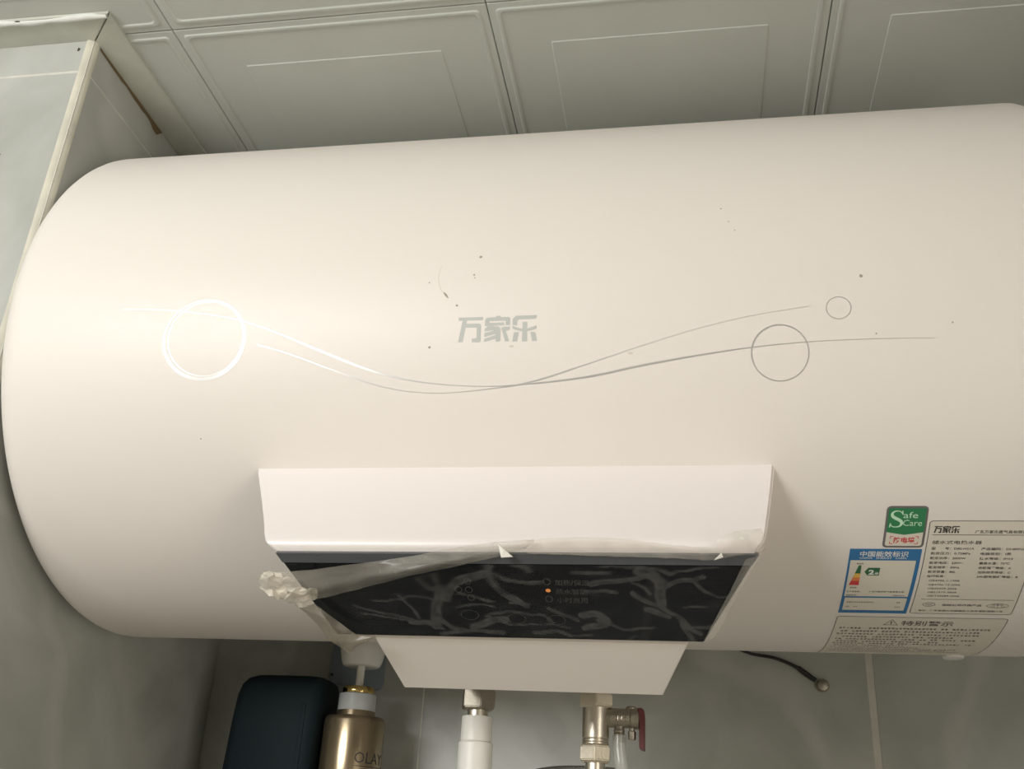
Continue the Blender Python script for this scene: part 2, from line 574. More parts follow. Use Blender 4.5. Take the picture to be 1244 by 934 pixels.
# flat edge strip under the ceiling along the boxed-in corner, mitred where its two legs meet
TX, TY = -0.0027, -0.2355
def prism(name, plan, z0, z1, m):
    n = len(plan)
    vv = [(x, y, z0) for x, y in plan]+[(x, y, z1) for x, y in plan]
    ff = [tuple(range(n))[::-1], tuple(range(n, 2*n))]+[(i, (i+1) % n, n+(i+1) % n, n+i) for i in range(n)]
    return from_data(name, vv, ff, m)
t = prism('trim_2', [(X0, TY-0.012), (TX-0.0012, TY), (CH_X-0.0004, CH_Y), (X0, CH_Y)], HC-0.0035, HC-0.0003, MT['cornice']); tag(t, kind='structure')
t2 = prism('trim_3', [(TX, TY+0.0012), (CH_X+0.0004, CH_Y+0.001), (CH_X+0.0004, WALL_Y), (TX, WALL_Y)], HC-0.0035, HC-0.0003, MT['cornice']); tag(t2, kind='structure')
# caulk line along the strip's outer edge
rnd = random.Random(3)
pts, rads = [], []
for k in range(60):
    f = k/59
    pts.append((X0+(TX-0.004-X0)*f, TY-0.012*(1-f)+0.003+rnd.uniform(-.0008, .0008), HC-0.0030))
    rads.append(0.0032+rnd.uniform(-.0010, .0008))
ck = tube('caulk_line', pts, rads, MT['caulk'], t, seg=8, sub=3)
# irregular brown band and old drill holes by the strip
def blob(name, c, ru, rv, plane, m, parent, seed, n=14):
    rr = random.Random(seed)
    vv = []
    for k in range(n):
        a = 2*math.pi*k/n
        q = 1+rr.uniform(-.3, .3)
        du, dv = ru*q*math.cos(a), rv*q*math.sin(a)
        if plane == 'X': vv.append((c[0], c[1]+du, c[2]+dv))
        if plane == 'Y': vv.append((c[0]+du, c[1], c[2]+dv))
        if plane == 'Z': vv.append((c[0]+du, c[1]+dv, c[2]))
    return from_data(name, vv, [tuple(range(n))], m, parent)
st = []
rr = random.Random(5)
vv = []
top, bot = [], []
for k in range(16):
    f = k/15
    y = CH_Y+0.010+f*0.125
    w = 0.0025+0.0035*f+(0.004 if 0.80 < f < 0.99 else 0)+rr.uniform(-.0008, .0008)
    if f > 0.98: w = 0.001
    top.append((CH_X+0.0003, y, HC-0.0036)); bot.append((CH_X+0.0003, y, HC-0.0036-w))
from_data('stain', top+bot[::-1], [tuple(range(32))], MT['stainwall'], wc)
blob('drill_hole', (-0.0487, CH_Y-0.0003, 0.2700), 0.0013, 0.0022, 'Y', MT['ink'], wc, 2)
blob('drill_hole', (-0.0925, TY-0.003, HC-0.0068), 0.0028, 0.0011, 'Z', MT['ink2'], wc, 4)
blob('drill_hole', (-0.098, CH_Y-0.0003, 0.150), 0.0022, 0.0014, 'Y', MT['ink2'], wc, 6)

# ceiling: a slab with square pressed-metal tiles below it
cl = box('ceiling', X0-0.05, X1+0.05, REAR_Y-0.05, WALL_Y+0.08, HC+0.012, HC+0.05, MT['ceil'])
tag(cl, kind='structure')
T = 0.2996
def tile_mesh():
    prof = [(0.0002, 0.006, .0004), (0.0002, 0.0008, .0006), (0.0010, 0.0, .0014), (0.0066, 0.0, .004), (0.0076, -0.0010, .0045), (0.0090, -0.0012, .005),
            (0.0104, -0.0010, .005), (0.0116, 0.0, .005), (0.0145, 0.0, .005), (0.0518, 0.0, .0012), (0.0526, -0.0006, .0012), (0.0555, -0.0006, .001), (0.149, -0.0006, .0003)]
    h = T/2
    vv, ff = [], []
    K = 4
    for d, z, r in prof:
        hh = h-d
        r = min(r, hh*0.9)
        for q, (sx, sy) in enumerate(((1, 1), (-1, 1), (-1, -1), (1, -1))):
            for k in range(K):
                a = math.radians(q*90+90*k/(K-1))
                vv.append((sx*(hh-r)+r*math.cos(a), sy*(hh-r)+r*math.sin(a), z))
    n = 4*K
    for i in range(len(prof)-1):
        for k in range(n):
            ff.append((i*n+k, i*n+(k+1) % n, (i+1)*n+(k+1) % n, (i+1)*n+k))
    ff.append(tuple((len(prof)-1)*n+k for k in range(n)))
    me = bpy.data.meshes.new('ceiling_tile')
    me.from_pydata(vv, [], [f[::-1] for f in ff])
    me.update()
    me.materials.append(MT['ceil'])
    for p in me.polygons: p.use_smooth = True
    me.set_sharp_from_angle(angle=math.radians(14))
    return me
TM = tile_mesh()
def cut_mesh(cx, cy, planes):
    bm = bmesh.new()
    bm.from_mesh(TM)
    for co, no in planes:
        bmesh.ops.bisect_plane(bm, geom=bm.verts[:]+bm.edges[:]+bm.faces[:], plane_co=Vector(co)-Vector((cx, cy, 0)),
                               plane_no=no, clear_outer=True)
    me = bpy.data.meshes.new('ceiling_tile')
    bm.to_mesh(me); bm.free()
    me.set_sharp_from_angle(angle=math.radians(14))
    me.materials.append(MT['ceil'])
    return me
SX, SY = 0.0442, -0.2054
for i in range(-4, 4):
    for j in range(-5, 2):
        cx, cy = SX+(i+.5)*0.3, SY+(j+.5)*0.3
        if i < 0 and j >= 0 and i < -1:
            continue
        me = TM
        if j >= 0:
            pl = []
            if i == -1: pl.append(((CH_X, 0, 0), (-1, 0, 0)))
            if j == 1: pl.append(((0, WALL_Y, 0), (0, 1, 0)))
            if pl: me = cut_mesh(cx, cy, pl)
        o = new_obj('ceiling_tile', me, None, cl)
        o.location = (cx, cy, HC)

# ================================================================== WATER HEATER
XL, XR = -0.0295, 0.798
heater = empty('water_heater', (0, 0, 0))
tag(heater, 'cream horizontal cylindrical electric water heater with a black glass panel', 'water heater')
def tank_profile():
    rho = 0.020
    dome = 0.004
    pr = [(0.0, XL+0.0), (0.10, XL+dome*0.2), (R-rho-0.03, XL+dome*0.6)]
    for k in range(9):
        a = math.radians(k*90/8)
        pr.append((R-rho+rho*math.sin(a), XL+dome+rho-rho*math.cos(a)))
    for f in (0.25, .5, .75):
        pr.append((R, XL+dome+rho+(XR-XL-2*rho-2*dome)*f))
    for k in range(9):
        a = math.radians(90-k*90/8)
        pr.append((R-rho+rho*math.sin(a), XR-dome-rho+rho*math.cos(a)))
    pr += [(R-rho-0.03, XR-dome*0.6), (0.10, XR-dome*.2), (0.0, XR)]
    return pr
body = lathe('body', tank_profile(), (0, 0, 0), MT['body'], heater, 'X', seg=192, auto=60)

# wall brackets behind the tank
for x in (0.16, 0.63):
    bm = bmesh.new()
    box_bm(bm, x-0.02, x+0.02, 0.20, WALL_Y, 0.02, 0.06, 0.002)
    box_bm(bm, x-0.03, x+0.03, WALL_Y-0.004, WALL_Y, -0.05, 0.10, 0.001)
    from_bm('mounting_bracket', bm, MT['dsteel'], heater)

# --- silver rings and ribbons printed on the front
D2V = R*math.pi/180*1000          # mm of arc per degree
def vdeg(a): return a*D2V
fl_ = Flat()
fl_.ellipse(153.2, vdeg(-14.45), 33.0, 31.0, lambda a: 0.85+1.6*max(0, -math.sin(a+.3))-.45*max(0, math.sin(a+.2)), n=96)
fl_.ellipse(154.2, vdeg(-14.35), 30.4, 29.0, lambda a: 0.7-.35*max(0, math.sin(a)), n=96)
part_label(on_tank('ring', fl_, MT['silver'], heater, 0.12), 'large silver double ring print')
fl_ = Flat(); fl_.ellipse(576.2, vdeg(-19.85), 19.0, 19.4, lambda a: 0.75+.35*max(0, math.sin(a-.6)), n=80)
part_label(on_tank('ring', fl_, MT['silver'], heater, 0.12), 'medium silver ring print')
fl_ = Flat(); fl_.ellipse(616.0, vdeg(-12.5), 8.1, 7.8, 0.5, n=56)
part_label(on_tank('ring', fl_, MT['silver'], heater, 0.12), 'small silver ring print')

def spline(pts, sub=8):
    out = []
    P_ = [Vector(p) for p in pts]
    for i in range(len(P_)-1):
        p0, p1, p2, p3 = P_[max(i-1, 0)], P_[i], P_[i+1], P_[min(i+2, len(P_)-1)]
        for k in range(sub):
            t_ = k/sub
            out.append(0.5*((2*p1)+(p2-p0)*t_+(2*p0-5*p1+4*p2-p3)*t_*t_+(3*p1-p0-3*p2+p3)*t_**3))
    out.append(P_[-1])
    return out
sA = [(83.6,-8.18),(116.4,-8.53),(153.6,-9.73),(183.5,-11.33),(213.1,-13.95),(244.2,-17.16),(278.7,-20.6),(301,-22.3),(325,-23.5),(352,-24.2),(376,-24.43),(396,-24.25),(423.6,-23.74),(451.2,-22.89),(481.1,-21.47),(520.7,-19.96),(558.4,-18.8),(595.4,-18.15),(631.8,-17.95),(655,-17.97),(676.7,-18.1)]
sB = [(195.9,-15.8),(222.6,-17.83),(253.1,-20.65),(282.9,-23.31),(303.9,-24.66),(320,-25.2),(337.4,-25.45),(358.9,-25.2),(380.3,-24.7),(396,-24.2),(415.4,-23.09),(436.2,-21.53),(456.8,-19.98),(481.4,-18.1),(521.1,-15.33),(559.1,-13.35),(597.2,-12.03)]
def ribbon(pts, wf):
    p = spline([(u, vdeg(a)) for u, a in pts])
    n = len(p)
    f = Flat()
    f.stroke(p, [wf(i/(n-1)) for i in range(n)])
    return f
def wA(f): return 0.12+0.22*min(1, f/.22)+1.1*math.exp(-((f-.30)/.09)**2)+1.15*math.exp(-((f-.67)/.13)**2)-0.0
def wB(f): return 0.12+0.16*min(1, f/.3)+0.5*math.exp(-((f-.14)/.12)**2)+0.75*math.exp(-((f-.62)/.14)**2)
on_tank('ribbon_print', ribbon(sA, wA), MT['silver'], heater, 0.14)
on_tank('ribbon_print', ribbon(sB, wB), MT['silver'], heater, 0.13)

# --- maker's name on the front (drawn stroke by stroke)
LOGO = [
 [(128,165),(438,156),(435,195),(130,203)], [(180,200),(237,198),(185,470),(125,472)],
 [(228,240),(395,238),(415,258),(412,455),(398,470),(300,470),(302,425),(352,422),(360,410),(360,288),(222,290)],
 [(462,262),(464,195),(485,166),(600,158),(607,142),(656,140),(662,157),(762,154),(780,172),(778,255),(726,260),(724,202),(522,206),(520,262)],
 [(520,230),(706,222),(704,258),(560,264),(520,266),(462,270),(462,262),(520,258)],
 [(556,268),(638,276),(662,300),(662,445),(645,462),(600,462),(598,330),(556,318)],
 [(460,336),(462,304),(495,276),(560,266),(600,285),(600,316)], [(457,404),(459,358),(600,318),(602,364)], [(455,466),(457,428),(602,378),(604,424)],
 [(672,296),(690,280),(778,274),(776,308),(762,322),(728,326),(770,456),(718,460)],
 [(810,252),(812,180),(850,140),(1115,130),(1108,165),(1088,178),(890,184),(868,200),(865,262)],
 [(810,264),(870,288),(930,302),(1000,296),(1110,258),(1110,298),(1060,314),(1000,330),(920,332),(860,318),(810,300)],
 [(935,216),(995,214),(993,455),(928,456)], [(830,346),(890,344),(868,458),(808,459)], [(1033,340),(1080,338),(1100,360),(1115,450),(1055,452)]]
def logo_flat(u0, v0, su, sv):
    f = Flat()
    for pl in LOGO:
        f.poly([(u0+(a-128)*su, v0-(b+0.0334*(a-128)-165)*sv) for a, b in pl])
    return f
on_tank('maker_name', logo_flat(350.6, -49.4, 0.05832, 0.0597), MT['logo'], heater, 0.15)

# --- dirt specks and a scuff on the enamel
SPK = [(364.8,-.26,1.1),(360.7,-3.93,.8),(361.2,-4.5,.5),(327.1,-5.12,.6),(349,-9.76,.9),(329.2,-17.3,.9),(632,-7.01,1.2),(688.5,-15.59,.7),(639.6,-17.07,.6),(150,-33,.6),(540,8,.6),(549,3,.5),(545,5,.5)]
for i, (u, a, r) in enumerate(SPK):
    rr = random.Random(i)
    f = Flat()
    f.poly([(u+r*(1+rr.uniform(-.3,.3))*math.cos(k*.7854), vdeg(a)+r*(1+rr.uniform(-.3,.3))*math.sin(k*.7854)) for k in range(8)])
    on_tank('dirt_speck', f, MT['stain'], heater, 0.1)
for u, a in ((389.7, -17.5), (474.5, -19.26)):
    f = Flat(); f.disc(u, vdeg(a), 1.8, .9); on_tank('dirt_speck', f, MT['faint'], heater, 0.1)
f = Flat()
f.stroke(spline([(335.8, vdeg(-1.7)), (333.9, vdeg(-4.07)), (336, vdeg(-6.4)), (340.4, vdeg(-7.76))], 6), [.3+.3*k/18 for k in range(19)])
on_tank('scuff_mark', f, MT['faint'], heater, 0.1)
f = Flat()
f.stroke(spline([(338.5, vdeg(-7.1)), (340.6, vdeg(-7.8)), (342.2, vdeg(-8.3))], 4), [.3,.9,1.4,1.6,1.5,1.2,.9,.6,.3])
on_tank('scuff_mark', f, MT['stain'], heater, 0.11)

# --- "safe care" sticker
sk = vdeg(-46.3)
s0, s1, sv0, sv1 = 646.6, 674.0, vdeg(-54.6), vdeg(-46.3)
f = Flat(); f.sheet(s0, s1, sv0, sv1, 3.0)
stick = part_label(on_tank('safety_sticker', f, MT['edge'], heater, 0.15, sk), 'small green and white rounded sticker')
f = Flat(); f.sheet(s0+1.6, s1-1.6, sv0+1.6, sv1-5, 1.6); on_tank('white_field', f, MT['paper'], stick, 0.25, sk)
f = Flat()
gb = sv0+13.2
for k in range(8):
    a, b = s0+1.4+(s1-s0-2.8)*k/8, s0+1.4+(s1-s0-2.8)*(k+1)/8
    def low(x): return gb-2.2*(1-abs(x-(s0+s1)/2)/12.3)
    ya, yb = low(a), low(b)
    for q in range(6):
        t0, t1 = q/6, (q+1)/6
        tp = sv1-1.6
        f.poly([(a, ya+(tp-ya)*t0), (b, yb+(tp-yb)*t0), (b, yb+(tp-yb)*t1), (a, ya+(tp-ya)*t1)])
on_tank('green_field', f, MT['sgreen'], stick, 0.30, sk)
f = Flat()
# the big serif S
cx, cy = s0+7.0, sv1-10.0
S_ = [(3.6,4.0),(2.4,5.6),(0.3,6.2),(-2.0,5.6),(-3.1,3.9),(-2.6,2.0),(-0.8,0.6),(1.4,-0.6),(3.2,-2.0),(3.7,-4.0),(2.6,-5.8),(0.4,-6.5),(-2.0,-6.2),(-3.6,-4.6)]
W_ = [.5,.6,.8,1.2,1.8,2.1,2.3,2.3,2.2,1.9,1.3,.8,.7,.6]
sp = spline([(cx+a*1.0, cy+b) for a, b in S_], 4)
ww = []
for i in range(len(S_)-1):
    ww += [W_[i]+(W_[i+1]-W_[i])*k/4 for k in range(4)]
ww.append(W_[-1])
f.stroke(sp, ww)
f.poly([(cx+3.2, cy+6.4), (cx+3.9, cy+6.4), (cx+4.2, cy+3.2), (cx+3.6, cy+3.2)])
f.poly([(cx-4.3, cy-6.9), (cx-3.6, cy-6.9), (cx-3.2, cy-3.6), (cx-3.9, cy-3.4)])
f.text('afe', s0+11.4, sv1-9.4, 7.0, width=9.6, bold=0.0)
f.text('Care', s0+11.6, sv1-15.6, 7.0, width=12.6, bold=0.0)
on_tank('lettering', f, MT['mint'], stick, 0.36, sk)
f = Flat()
f.text('防电墙', s0+7.0, sv0+4.6, 5.2, width=14.0, bold=0.03)
for a, b, sx_, sy_ in ((s0+4.6, sv0+9.6, 1, -1), (s0+4.6, sv0+3.4, 1, 1), (s1-4.4, sv0+9.6, -1, -1), (s1-4.4, sv0+3.4, -1, 1)):
    f.stroke([(a+sx_*2, b), (a, b), (a, b+sy_*1.8)], .6)
on_tank('lettering', f, MT['red'], stick, 0.30, sk)

# --- blue energy label
sk = vdeg(-54.9)
b0, b1, bv0, bv1 = 623.8, 672.0, vdeg(-71.85), vdeg(-54.9)
f = Flat(); f.sheet(b0, b1, bv0, bv1, 0.4, 30)
enl = part_label(on_tank('energy_label', f, MT['blue'], heater, 0.15, sk), 'blue framed energy label')
f = Flat()
f.sheet(b0+2.2, b1-2.6, bv0+4.2, vdeg(-67.0), .4, 12)
f.sheet(b0+1.4, b1-2.6, vdeg(-66.6), vdeg(-57.45), .4, 20)
on_tank('white_field', f, MT['paper'], enl, 0.25, sk)
f = Flat()
f.text('中国能效标识', b0+7.2, bv1-6.6, 5.4, width=32.5, bold=0.012)
f.text('CHINA   ENERGY   LABEL', b0+7.2, bv1-8.9, 2.0, width=32.0, bold=0.01)
on_tank('lettering', f, MT['white_ink'], enl, 0.30, sk)
vt, vb = vdeg(-58.6), vdeg(-63.5)
def trap(t0, t1):
    x = lambda t_: (b0+7.6-4.6*t_)
    a, b = vt+(vb-vt)*t0, vt+(vb-vt)*t1
    return [(x(t0), a), (b0+9.4+.5*t0, a), (b0+9.4+.5*t1, b), (x(t1), b)]
for (a, b, mm) in ((0, .40, 'dgreen'), (.40, .60, 'yellow'), (.60, .78, 'orange'), (.78, 1.0, 'red')):
    f = Flat(); f.poly(trap(a, b)); on_tank('scale_band', f, MT[mm], enl, 0.32, sk)
f = Flat()
f.poly([(b0+12.2, vdeg(-60.1)), (b0+14.4, vdeg(-59.15)), (b0+22.4, vdeg(-59.15)), (b0+22.4, vdeg(-61.0)), (b0+14.4, vdeg(-61.0))])
on_tank('grade_arrow', f, MT['dgreen'], enl, 0.32, sk)
f = Flat(); f.text('2', b0+14.9, vdeg(-60.75), 6.2, width=4.0, bold=0.04); on_tank('lettering', f, MT['white_ink'], enl, 0.38, sk)
f = Flat(); f.text('级', b0+19.4, vdeg(-60.75), 2.8, bold=.01); f.rect(b0+19.4, b0+22.0, vdeg(-60.5), vdeg(-60.5)+.3)
on_tank('lettering', f, MT['white_ink'], enl, 0.38, sk)
f = Flat()
f.text('能效高', b0+6.0, vdeg(-58.35), 1.5, width=4.6, bold=.01)
on_tank('caption', f, MT['ink'], enl, 0.30, sk)
f = Flat(); f.text('能效低', b0+4.2, vdeg(-64.3), 1.5, width=4.6, bold=.01)
on_tank('caption', f, MT['ink'], enl, 0.30, sk)
f = Flat()
f.text('生产者名称：', b0+2.4, vdeg(-65.4), 1.6, width=9.5, bold=.01)
f.text('规格型号：', b0+2.4, vdeg(-66.4), 1.6, width=8, bold=.01)
f.text('广东万家乐燃气具有限公司', b0+18, vdeg(-65.4), 1.7, width=24, bold=.02)
f.text('D80-H21A', b1-5, vdeg(-66.4), 1.8, align='R', bold=.02)
on_tank('lettering', f, MT['ink'], enl, 0.30, sk)
f = Flat()
f.dashes(b0+4.2, b0+23, vdeg(-68.45), 1.3, 1, .05)
f.dashes(b0+4.2, b0+13, vdeg(-69.85), 1.3, 2, .05)
f.dashes(b1-9, b1-6, vdeg(-68.45), 1.3, 3, .2)
f.dashes(b1-9.5, b1-5, vdeg(-69.85), 1.3, 4, .1)
on_tank('lettering', f, MT['ink'], enl, 0.30, sk)

# --- rating label
sk = vdeg(-49.1)
r0, r1_, rv0, rv1 = 675.2, 745.6, vdeg(-71.7), vdeg(-49.1)
f = Flat(); f.sheet(r0, r1_, rv0, rv1, 2.0, 36)
rat = part_label(on_tank('rating_label', f, MT['paper'], heater, 0.10, sk), 'rating label with thin black border')
f = Flat(); f.outline(r0+.2, r1_-.2, rv0+.2, rv1-.2, 2.0, .42)
f.rect(r0+3.0, r1_-3, vdeg(-51.95), vdeg(-51.95)+.4)
f.rect(r0+5.0, r1_-2.5, vdeg(-67.25), vdeg(-67.25)+.35)
on_tank('border', f, MT['ink'], rat, 0.22, sk)
LU = r0+3.6
lf = logo_flat(LU, vdeg(-50.15), 0.0166, 0.0178)
on_tank('maker_name', lf, MT['ink'], rat, 0.24, sk)
f = Flat()
f.text('广东万家乐燃气具有限公司', 705.5, vdeg(-51.55), 2.9, width=36, bold=.012)
f.text('储水式电热水器', LU, vdeg(-53.75), 3.4, width=32.5, bold=.008)
rows = [('型　　号：D80-H21A', 28, -54.95, .012), ('额定压力：0.75MPa', 26, -56.0, .012), ('额定功率：2000W', 23.5, -57.05, .012), ('额定电压：220V~', 22.5, -58.1, .012),
        ('额定频率：50Hz', 20.5, -59.15, .012), ('额定容量：80L', 18.5, -60.2, .014), ('执行标准：', 12, -61.25, .012), ('GB4706.1-1998', 20.5, -62.35, .0), ('GB4706.12-2006', 21.5, -63.4, .0),
        ('GB20429-2006', 19.5, -64.4, .0), ('GB21519-2008', 19.5, -65.4, .0), ('GB/T20289-2006', 22, -66.4, .0)]
for k, (s_, w_, a_, bo) in enumerate(rows):
    f.text(s_, LU+.3+ (.4*k if k > 6 else .15*k), vdeg(a_), 2.5, width=w_, bold=bo)
rows = [('产品编码：DH80N21A', 32, -55.0, .012), ('电器类别：I类', 20, -56.05, .012), ('防水等级：IPX4', 21.5, -57.1, .012), ('最高水温：75℃', 20, -58.15, .014),
        ('余额强度等级：A', 21.5, -59.2, .012), ('加热效率等级：C', 21.5, -60.25, .012), ('24h固有能耗等级：B', 27, -61.3, .014)]
for k, (s_, w_, a_, bo) in enumerate(rows):
    f.text(s_, 711.6+.25*k, vdeg(a_), 2.5, width=w_, bold=bo)
# CCC mark and the insurer's mark
f.ellipse(r0+11.6, vdeg(-68.75), 4.2, 2.3, .4, 28)
f.text('CCC', r0+9.2, vdeg(-69.0), 2.6, width=4.8, bold=.012)
f.text('保险公司承保产品', r0+20.5, vdeg(-69.1), 2.7, width=27, bold=.015)
f.ellipse(r0+58.5, vdeg(-68.9), 7.4, 2.5, .35, 32)
f.text('万家乐', r0+58.5, vdeg(-68.85), 2.0, width=8, align='C')
f.dashes(r0+53.5, r0+63.5, vdeg(-69.3), .9, 9, .1)
f.text('地址：', r0+5.6, vdeg(-70.85), 2.2, width=6, bold=.01)
f.text('广东省佛山市顺德区大良街道新滘路八号', r0+13.5, vdeg(-70.85), 2.3, width=50, bold=.012)
on_tank('lettering', f, MT['ink2'], rat, 0.24, sk)

# --- warning label, running round under the tank
sk = vdeg(-73.1)
w0, w1_, wv0, wv1 = 620.4, 741.0, vdeg(-99), vdeg(-73.1)
f = Flat(); f.sheet(w0, w1_, wv0, wv1, 2.2, 40)
wrn = part_label(on_tank('warning_label', f, MT['paper'], heater, 0.10, sk), 'bordered warning label curving under the tank')
f = Flat(); f.outline(w0+.2, w1_-.2, wv0+.2, wv1-.2, 2.2, .45)
on_tank('border', f, MT['ink2'], wrn, 0.22, sk)
f = Flat()
tx, ty = w0+40.2, vdeg(-76.1)
f.stroke([(tx-5, ty), (tx+5, ty), (tx, ty+8.5)], .9, True)
f.rect(tx-.5, tx+.5, ty+2.8, ty+5.6); f.rect(tx-.5, tx+.5, ty+1.3, ty+2.2)
f.text('特别警示', w0+47.5, vdeg(-76.1), 8.2, width=37, bold=.006)
on_tank('heading', f, MT['ink2'], wrn, 0.24, sk)
f = Flat()
vr = -77.9
for k in range(13):
    a = vr-k*1.36
    ends = (114, 108, 110, 90, 112, 84, 108, 60, 70, 100, 95, 105, 60)[k]
    f.dashes(w0+(4 if k % 2 == 0 else 6), w0+ends, vdeg(a), 2.6 if k < 7 else 2.2, 40+k, .08)
on_tank('lettering', f, MT['ink2'], wrn, 0.24, sk)

# --- white drain plug under the right end
lathe('drain_plug', [(0.0088, -0.218), (0.0088, -0.2388), (0.0080, -0.2400), (0.004, -0.2404), (0, -0.2404)], (0.7235, 0.035, 0.005), MT['pump'], heater, seg=20)

# ------------------------------------------------------------------ control panel housing
def loft_panel(name, prof, m, parent, back, smooth_angle=30, inset=0.002, bev=0.0022):
    """prof: front line points (y, z, x_left, x_right) from top to bottom; back(y,z) gives the point's partner inside the tank"""
    bm = bmesh.new()
    L_, R_, LB, RB = [], [], [], []
    for y, z, xl, xr in prof:
        by, bz = back(y, z)
        L_.append(bm.verts.new((xl, y, z))); R_.append(bm.verts.new((xr, y, z)))
        LB.append(bm.verts.new((xl+inset, by, bz))); RB.append(bm.verts.new((xr-inset, by, bz)))
    for i in range(len(prof)-1):
        bm.faces.new((L_[i], R_[i], R_[i+1], L_[i+1]))
        bm.faces.new((LB[i], LB[i+1], RB[i+1], RB[i]))
        bm.faces.new((L_[i], L_[i+1], LB[i+1], LB[i]))
        bm.faces.new((R_[i], RB[i], RB[i+1], R_[i+1]))
    bm.faces.new((L_[0], LB[0], RB[0], R_[0]))
    bm.faces.new((L_[-1], R_[-1], RB[-1], LB[-1]))
    bmesh.ops.recalc_face_normals(bm, faces=bm.faces)
    side = [e for e in bm.edges if (e.verts[0] in L_ and e.verts[1] in L_) or (e.verts[0] in R_ and e.verts[1] in R_)]
    bmesh.ops.bevel(bm, geom=side, offset=bev, segments=3, affect='EDGES')
    return from_bm(name, bm, m, parent, smooth=True, auto=smooth_angle)

# front line of the housing from its top edge on the tank to the rounded lip: y, z, left x, right x
top = [(-0.1795, -0.1405, 0.1882, 0.5727), (-0.1857, -0.1516, 0.1936, 0.5711), (-0.1922, -0.1625, 0.1992, 0.5694), (-0.1992, -0.1732, 0.2049, 0.5676), (-0.2066, -0.1834, 0.2105, 0.5657), (-0.2146, -0.1932, 0.2161, 0.5639), (-0.2231, -0.2027, 0.2217, 0.5620), (-0.2318, -0.2120, 0.2270, 0.5601)]
lip = [(-0.2345, -0.2161, 0.2295, 0.5587), (-0.2350, -0.2173, 0.2302, 0.5582), (-0.2353, -0.2185, 0.2309, 0.5575), (-0.2353, -0.2198, 0.2320, 0.5566), (-0.2350, -0.2210, 0.2334, 0.5556), (-0.2344, -0.2221, 0.2347, 0.5547), (-0.2336, -0.2231, 0.2358, 0.5540)]
pan = loft_panel('panel_housing', top+lip+[(-0.2300, -0.2262, 0.2405, 0.5535), (-0.2270, -0.2305, 0.2450, 0.5500), (-0.1705, -0.2640, 0.2690, 0.5190)],
                 MT['panel'], heater, lambda y, z: (-0.120, max(z, -0.235)*0.75), 40)
part_label(pan, 'white plastic panel housing')

# black glass: a plate on the sloping underside, with a lighter bevelled strip along its top
GA0, GA1 = Vector((0, -0.231, -0.2313)), Vector((0, -0.170, -0.267))
ge = (GA1-GA0); GL = ge.length; ge.normalize()
gn = ge.cross(Vector((1, 0, 0)))
if gn.z > 0: gn = -gn
def on_glass(u, t_, d):
    """u along X and t down the glass in mm, d = mm off the glass"""
    p = GA0+ge*(t_/1000)+gn*(d/1000)
    return Vector((u/1000, p.y, p.z))
def plate(name, crn, th, m, parent, bev=0.0006):
    f_ = [on_glass(u, t_, 0) for u, t_ in crn]
    b_ = [on_glass(u, t_, -th) for u, t_ in crn]
    bm = bmesh.new()
    n_ = len(crn)
    vs1 = [bm.verts.new(p) for p in f_]; vs2 = [bm.verts.new(p) for p in b_]
    bm.faces.new(vs1); bm.faces.new(vs2[::-1])
    for i in range(n_):
        bm.faces.new((vs1[i], vs2[i], vs2[(i+1) % n_], vs1[(i+1) % n_]))
    bmesh.ops.recalc_face_normals(bm, faces=bm.faces)
    bmesh.ops.bevel(bm, geom=list(bm.edges), offset=bev, segments=2, affect='EDGES')
    return from_bm(name, bm, m, parent)
glass = plate('display_glass', [(244.4, 0.6), (550.0, 0.0), (520.3, 70.3), (267.4, 70.3)], 3.2, MT['glass'], heater)
part_label(glass, 'black glass display')
# bevel strip
bv = [(0.2403, -0.2349, -0.2266), (0.5545, -0.2349, -0.2258), (0.5500, -0.2312, -0.2314), (0.2446, -0.2312, -0.2320)]
bm = bmesh.new()
f1 = [bm.verts.new(p) for p in bv]; f2 = [bm.verts.new((p[0], p[1]+.004, p[2]+.003)) for p in bv]
bm.faces.new(f1); bm.faces.new(f2[::-1])
for i in range(4): bm.faces.new((f1[i], f2[i], f2[(i+1) % 4], f1[(i+1) % 4]))
part_label(from_bm('glass_bevel', bm, MT['bevel'], glass), 'slate grey bevelled edge strip')

def on_panel(name, flat, m, d=0.15):
    return from_data(name, [on_glass(u, t_, d) for u, t_ in flat.v], flat.f, m, glass)
class Down(Flat):
    def text(s, body, u, v, h, **k):
        f2_ = Flat(); f2_.text(body, u, 0, h, **k)
        b = len(s.v)
        s.v += [(p[0], v-p[1]) for p in f2_.v]
        s.f += [tuple(b+i for i in q) for q in f2_.f]
        return s
f = Down()
f.text('加热/保温', 426, 18.6, 5.6, width=22.5, bold=.012)
f.text('热水智能', 426, 26.8, 5.6, width=20.5, bold=.006)
f.text('小时启用', 426, 34.6, 5.6, width=20.2, bold=.006)
on_panel('lettering', f, MT['panelprint'])
for cv in (15.8, 31.6):
    f = Flat(); f.ellipse(420.9, cv, 2.2, 2.8, .7, 20); on_panel('indicator_lamp', f, MT['panelprint'])
f = Flat(); f.disc(421.0, 23.8, 1.7, 1.6, 14); part_label(on_panel('indicator_lamp', f, MT['led']), 'lit amber indicator')
for (u, v_) in ((368.2, 16.1), (361.3, 23.9), (368.2, 24), (368.7, 31.4)):
    f = Flat(); f.ellipse(u, v_, 2.3, 2.6, .5, 18); on_panel('indicator_lamp', f, MT['panelprint'])
for (u, v_) in ((397.4, 50.6), (424.0, 51.5), (365.6, 47.8)):
    f = Flat(); f.ellipse(u, v_, 6.0, 4.6, .4, 28)
    on_panel('button', f, MT['panelprint'])

